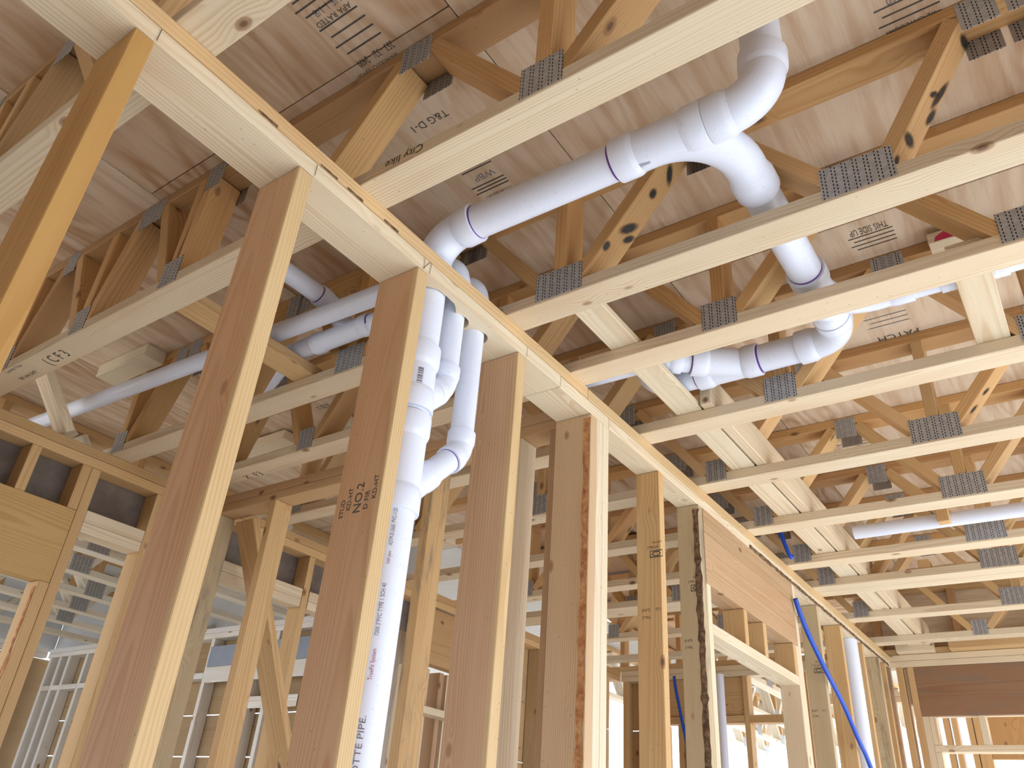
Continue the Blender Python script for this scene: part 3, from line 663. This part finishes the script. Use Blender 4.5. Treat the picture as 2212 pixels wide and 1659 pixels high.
lone('scrap_block', 'tiny wooden block with split end beside the passage truss web', 'block', -2.71, -2.58, 2.155, 2.2195, 1.655, 1.7, tint=CREAM)
lone('scrap_block', 'pale scrap block under the plywood, behind the wide red stud', 'block', -3.35, -3.0, 2.135, 2.2195, 1.665, 1.71, tint=CREAM)
lone('pipe_block', 'small upright block with end grain beside the short horizontal white pipe', 'block', -.408, -.362, 3.565, 3.612, 1.3168, 1.412, tint=HONEY)
lone('scrap_block', 'small end grain block resting on the doubled far chords', 'block', -.60, -.55, 4.165, 4.25, 1.3168, 1.36, tint=HONEY)
br = empty('diagonal_brace', (-2.92, 2.0, -H), 'long diagonal brace board leaning down behind the passage wall', 'brace')
beam('brace_board', (-2.955, 2.022, 1.19), (-2.955, 2.90, -.55), (1, 0, 0), .12, .036, br, HONEY)
sb = empty('short_brace', (-3.125, 1.1, 1.28), 'short diagonal brace on the left wall plate, in front of the white pipe', 'brace')
beam('brace_board', (-3.125, .945, 1.645), (-3.125, 1.225, 1.30), (1, 0, 0), .088, .036, sb, CREAM)
# rim over the back wall
rim = empty('rim_board', (-.5, 5.83, ZB0), 'rim truss and pale board standing on top of the back wall', 'rim board')
board('bottom_chord', -3.2, 2.7, 5.79, 5.868, ZB0, ZB1, rim, HONEY); board('top_chord', -3.2, 2.7, 5.79, 5.868, ZT0, ZT1, rim, HONEY)
board('rim_panel', -1.3, 2.7, 5.87, 5.885, ZB0, 1.719, rim, CREAM, PLY)
for k in range(12): board('web', -3.1 + k * .48, -3.062 + k * .48, 5.79, 5.868, ZB1 + .001, ZT0 - .001, rim, ORANGE)
for x0, x1, tt in ((-1.05, -.83, PALE), (-.74, .4, HONEY)): board('filler_board', x0, x1, 5.70, 5.788, ZB0 + .002, ZB0 + .06, rim, tt)
# dense framing and board infill further back in the left half
for xx in (-2.79, -2.75, -2.62, -2.53, -2.42): xstud(xx, HONEY, wall=wb, y0=YB, y1=YB + .089, z1=.88)
board('header', -2.86, -2.12, YB + .02, YB + .06, .94, 1.198, wb, HONEY)
for y0, y1 in ((4.24, 4.9), (4.9, 5.55)):
    for q in range(7): board('siding_plank', XL0 - .03, XL0 - .004, y0, y1 - .004, -1.3 + q * .36, -1.3 + q * .36 + .354, wl, (.70, .52, .32))
for yy, tt in ((3.462, CREAM), (3.51, HONEY), (3.60, CREAM), (3.73, BROWN), (3.80, CREAM), (3.93, HONEY), (4.06, CREAM)): board('jack_stud', XL0 - .10, XL0 - .012, yy, yy + .038, LO, .879, wl, tt)
# ================================================================ other pipes
def solo_pipe(label, a, b, r, name='vent_pipe'):
    o = tube(name, a, b, r, None); return tag(o, label, 'pipe')
sp = solo_pipe('short run of white pipe lying between two far trusses beside a small block', (-.76, 3.645, 1.349), (1.2, 3.645, 1.349), R2I)
solo_pipe('white vertical pipe rising inside the far end of the stud wall', (-1.155, 4.955, -H), (-1.155, 4.955, 1.199), .043)
solo_pipe('slim white vertical pipe seen through the opening below the header', (-2.25, 5.70, -H), (-2.25, 5.70, 1.199), R2I)
fl = empty('closet_bend', (-2.42, 1.62, 1.6), 'white pipe bend hanging from the plywood over the passage', 'pipe')
elbow('elbow', (-2.42, 1.615, 1.655), -U, -XP, .10, R3I, fl, 90, True, False); tube('pipe', (-2.42, 1.615, 1.68), (-2.42, 1.615, 1.7195), R3I, fl); tube('pipe', (-2.52, 1.615, 1.555), (-2.75, 1.615, 1.553), R3I, fl)
# ================================================================ blue water tubing
def spline_tube(name, pts, r, mat, n=10, sub=12):
    P = [V(p) for p in pts]; P = [P[0] * 2 - P[1]] + P + [P[-1] * 2 - P[-2]]; out = []
    for i in range(1, len(P) - 2):
        for k in range(sub):
            t = k / sub; a, b, c, d = P[i - 1], P[i], P[i + 1], P[i + 2]
            out.append(0.5 * ((2 * b) + (c - a) * t + (2 * a - 5 * b + 4 * c - d) * t * t + (3 * b - a - 3 * c + d) * t ** 3))
    out.append(P[-2]); bm = bmesh.new(); sweep(bm, out, [r] * len(out), n)
    return mesh_obj(name, bm, mat)
tag(spline_tube('water_tube', [(-1.094, 3.775, 1.118), (-1.090, 3.81, 1.06), (-1.085, 3.90, .975), (-1.085, 4.104, .864), (-1.085, 4.35, .745), (-1.085, 4.54, .622), (-1.085, 4.735, .495), (-1.085, 4.95, .25), (-1.085, 5.1, -.2), (-1.085, 5.15, -.9)], .0115, BLUE), 'bright blue tube curving down in front of the studs at right', 'tube', 'blue water tubes')
tag(spline_tube('water_tube', [(-2.615, 5.73, 1.21), (-2.605, 5.73, 1.12), (-2.565, 5.73, .9), (-2.52, 5.73, .67), (-2.46, 5.73, .3), (-2.42, 5.73, -.3), (-2.42, 5.73, -1.2)], .0115, BLUE), 'dark blue tube hanging from the back wall, seen between the middle studs', 'tube', 'blue water tubes')
tag(spline_tube('water_tube', [(-1.10, 3.60, 1.719), (-1.10, 3.60, 1.55), (-1.085, 3.62, 1.40), (-1.06, 3.645, 1.285), (-1.05, 3.66, 1.2796)], .010, BLUE), 'short blue tube dropping between far trusses above the header', 'tube', 'blue water tubes')
# ================================================================ marks and writing
def top_of(t, part): return [c for c in t.children if c.name.split('.')[0] == part][0]
def spray(xb, dx, marks, t):
    """Black paint on the underside of the diagonal that climbs right from node xb."""
    a = V((xb + .045, 0, ZB1 + .004)); c = V((xb + dx - .045, 0, ZT0 - .004)); ax = (c - a).normalized(); nn = V((ax.z, 0, -ax.x))
    for s, y, ls, lw, rot in marks:
        p = a + ax * s + nn * .0196 + V((0, y, H)); e1 = ax; e2 = V((0, 1, 0)); ca, sa = math.cos(rot), math.sin(rot)
        u = e1 * ca + e2 * sa; v = nn.cross(u)
        bm = bmesh.new(); bmesh.ops.create_circle(bm, cap_ends=True, segments=20, radius=1.0)
        me = bpy.data.meshes.new('paint_mark'); bm.to_mesh(me); bm.free(); me.materials.append(SPRAY)
        o = bpy.data.objects.new('paint_mark', me); link(o, t)
        M = Matrix.Identity(4)
        for i in range(3): M[i][0] = u[i] * ls; M[i][1] = v[i] * lw; M[i][2] = nn[i]
        M.translation = p; o.matrix_basis = M
spray(-.942, .38, [(.125, 1.424, .020, .016, 0), (.205, 1.455, .046, .019, .75), (.185, 1.478, .03, .014, .75), (.322, 1.455, .020, .019, 0), (.395, 1.465, .042, .016, 2.3)], tB)
spray(-.258, .385, [(.10, 2.748, .032, .014, .4), (.175, 2.752, .03, .013, .5)], tE[0])
spray(-.173, .30, [(.035, 1.43, .02, .016, .2), (.10, 1.440, .042, .018, 1.3), (.20, 1.485, .038, .017, .35), (.255, 1.478, .066, .017, .25), (.235, 1.452, .03, .010, .8), (.405, 1.475, .044, .017, 1.25)], tB)
NX = V((-1, 0, 0)); NY = V((0, -1, 0)); NZ = V((0, 0, -1))
text('handwriting', 'City like', .034, (-.925, .8330, 1.3125), NX, NZ, tA, PENCIL)
text('handwriting', '( C F 3', .055, (-2.60, .897, ZB0), XP, NY, tA, PENCIL, None, .85)
text('stamp', 'Carolina Truss', .018, (-2.80, .85, ZB0), XP, NY, tA, GREYINK); text('stamp', '781 444-2697', .02, (-2.80, .90, ZB0), XP, NY, tA, INK)
strokes('handwriting', [[(.03, .02), (.0, .035), (-.02, .055), (-.005, .07), (.04, .075)], [(.09, .055), (.125, .04), (.14, .02), (.12, .005), (.09, .0)], [(.052, .02), (.058, .06)], [(.045, .033), (.07, .03)],
        [(.27, .0), (.262, .07)], [(.25, .045), (.285, .02), (.305, .02), (.30, .04)]], (-.205, 1.421, ZB0), XP, YP, .0022, tB, PENCIL)
text('handwriting', 'X  F3', .05, (-2.76, 1.842, ZB0), XP, NY, tC, PENCIL)
text('handwriting', 'XS', .045, (-2.50, 2.80, ZB0), XP, NY, tE[0], PENCIL)
def ply_text(s, size, x, y, mat=INK, xs=1.0): return text('stamp', s, size, (x, y, 1.7203), NX, YP, ceiling, mat, None, xs)
def ply_lines(x, y, n, L, step=.02, mat=INK):
    strokes('stamp', [[(0, k * step), (L * (1 - .1 * (k % 2)), k * step)] for k in range(n)], (x, y, 1.7203), NX, YP, .0022, ceiling, mat)
ply_text('T&G D-1', .034, -1.088, 1.030); ply_text('APPROVED', .026, -1.09, .945)
ply_lines(-1.075, .68, 4, .13, .028); ply_text('APA RATED', .022, -1.085, .66); ply_text('253 - 32/ - 2400', .030, -1.07, .793, INK, .62); ply_text('APA PRODUCT SUPPORT', .018, -1.08, .825, INK, .72)
ply_lines(-1.09, .57, 4, .13, .022); ply_text('THE 1-1/8', .03, -1.08, .63, GREYINK, .8)
ply_lines(-1.09, 1.222, 2, .12, .026); ply_lines(-1.09, 1.312, 3, .12, .013); ply_text('WBP', .034, -1.105, 1.272, GREYINK); ply_text('1/2 CATEGORY', .019, -1.095, 1.357, INK, .75); ply_text('PS 1-09', .02, -1.10, 1.378, INK, .8)
ply_text('THIS SIDE UP', .045, -.20, 2.06, INK, .42); ply_lines(-.19, 2.10, 4, .13, .02); ply_text('PATCH', .055, -.235, 2.69, INK, .8); ply_lines(-.25, 2.56, 3, .14, .03, GREYINK)
ply_lines(.07, 1.34, 4, .13, .024); ply_text('1/2 CATEGORY', .022, .06, 1.405, INK, .75); ply_text('MILL 260', .03, .06, 1.318, GREYINK, .8)
ply_text('3-17', .05, -2.42, 2.02, INK); ply_text('SHEATHING', .035, -2.36, 1.93, INK, .8); ply_text('SIZE 2', .04, -2.62, 2.06, INK, .8)
ply_lines(-.55, 3.5, 4, .2, .03); ply_lines(-.1, 4.6, 6, .4, .03, GREYINK)
# grade stamps on the studs (faces towards -y)
def stud_text(st, s, size, x, z, up=True, mat=INK, xs=1.0):
    y = st.matrix_basis.translation.y - .019
    if up: return text('grade_stamp', s, size, (x, y, z), U, NX, st, mat, None, xs)
    return text('grade_stamp', s, size, (x, y, z), NX, NZ, st, mat, None, xs)
for s, sz, x, z in (('STUD', .017, -1.213, .57), ('KD-HT', .017, -1.195, .585), ('NO.2', .030, -1.165, .575), ('D FIR', .018, -1.145, .58), ('KD-HT', .018, -1.125, .60)): stud_text(s3, s, sz, x, z)
def frame_stamp(st, x, z, w=.045, h=.022):
    y = st.matrix_basis.translation.y - .019
    strokes('grade_stamp', [[(0, 0), (w, 0), (w, h), (0, h), (0, 0)], [(w * .15, h * .5), (w * .3, h * .8), (w * .7, h * .8), (w * .85, h * .5), (w * .7, h * .2), (w * .3, h * .2), (w * .15, h * .5)]], (x, y, z), XP, U, .0016, st, INK)
s6 = [c for c in wm.children if c.name.startswith('stud') and abs(c.matrix_basis.translation.y - 2.381) < .002][0]
s8 = [c for c in wm.children if c.name.startswith('stud') and abs(c.matrix_basis.translation.y - 4.209) < .002][0]
for st, x0, z0 in ((s6, -1.15, .885), (s7, -1.155, .865), (s8, -1.16, .865)):
    frame_stamp(st, x0, z0); stud_text(st, 'HT No.2', .014, x0 + .03, z0 + .04, False, INK, .8); stud_text(st, 'S-DRY 003', .010, x0 + .045, z0 + .055, False, INK, .8)
    stud_text(st, 'S-P-F', .014, x0 - .005, z0 - .17, False); stud_text(st, 'No.2', .014, x0 - .005, z0 - .195, False); stud_text(st, '115', .014, x0 + .035, z0 - .17, False)
strokes('layout_mark', [[(0, .03), (.003, -.002)], [(.02, .03), (.0, -.003), ], [(.026, .032), (.024, -.004)]], (XN + .0018, 1.068, ZP + .006), YP, U, .0007, wm, PENCIL)
for yy in (.33, .712, 1.52): strokes('layout_mark', [[(0, .032), (.0, .0)]], (XN + .0018, yy, ZP + .003), YP, U, .0007, wm, PENCIL)
# printing along the passage line, the wye label
def pipe_print(pipe, s, size, x, y, z, r, mat=GREYINK, xs=.8):
    od = V((0, -.62, -.78)).normalized()
    return text('print', s, size, V((x, y, z)) + od * r, XP, V((0, -1, .8)), pipe, mat, ((x, y, z), r), xs)
pp = [c for c in dr.children if c.name.startswith('pipe') and c.dimensions.x > 2][0]; reg(pp, Matrix.Identity(4))
pipe_print(pp, '2"PVC TYPE 1 SCH 40 NSF-dwv ASTM D 2665 NSF-pw PVC-1120 PR 280 PSI @ 23°C NSF-pw-G  U.P. Code ASTM D 1785 NSF-CI-111', .0125, -2.05, Y1, ea.z + .03, R2I)
bm = bmesh.new(); rf = R3I * 1.07 + .0006; zz0 = .905; rr_ = random.Random(4); zc = zz0
while zc < .965:
    h_ = rr_.choice((.0012, .0012, .0022, .003)); a0 = math.atan2(TD.y, TD.x) - .05
    q = []
    for aa in (a0, a0 + .14, a0 + .28): q.append([bm.verts.new(V((SX + math.cos(aa) * rf, SY + math.sin(aa) * rf, z_ + H))) for z_ in (zc, zc + h_)])
    for p_, n_ in zip(q, q[1:]): bm.faces.new((p_[0], n_[0], n_[1], p_[1]))
    zc += h_ + rr_.choice((.0012, .002, .003))
mesh_obj('bar_code', bm, INK, dr, False)

# board infill at the far left corner
for q in range(7):
    board('siding_plank', -3.05, -2.80, YB + .092, YB + .11, -1.3 + q * .36, -1.3 + q * .36 + .354, wb, (.66, .48, .29)); board('siding_plank', -2.60, -2.40, YB + .092, YB + .11, -1.3 + q * .36, -1.3 + q * .36 + .354, wb, (.70, .53, .33))
    board('siding_plank', XL0 - .03, XL0 - .004, 5.555, 5.77, -1.3 + q * .36, -1.3 + q * .36 + .354, wl, (.66, .48, .29))
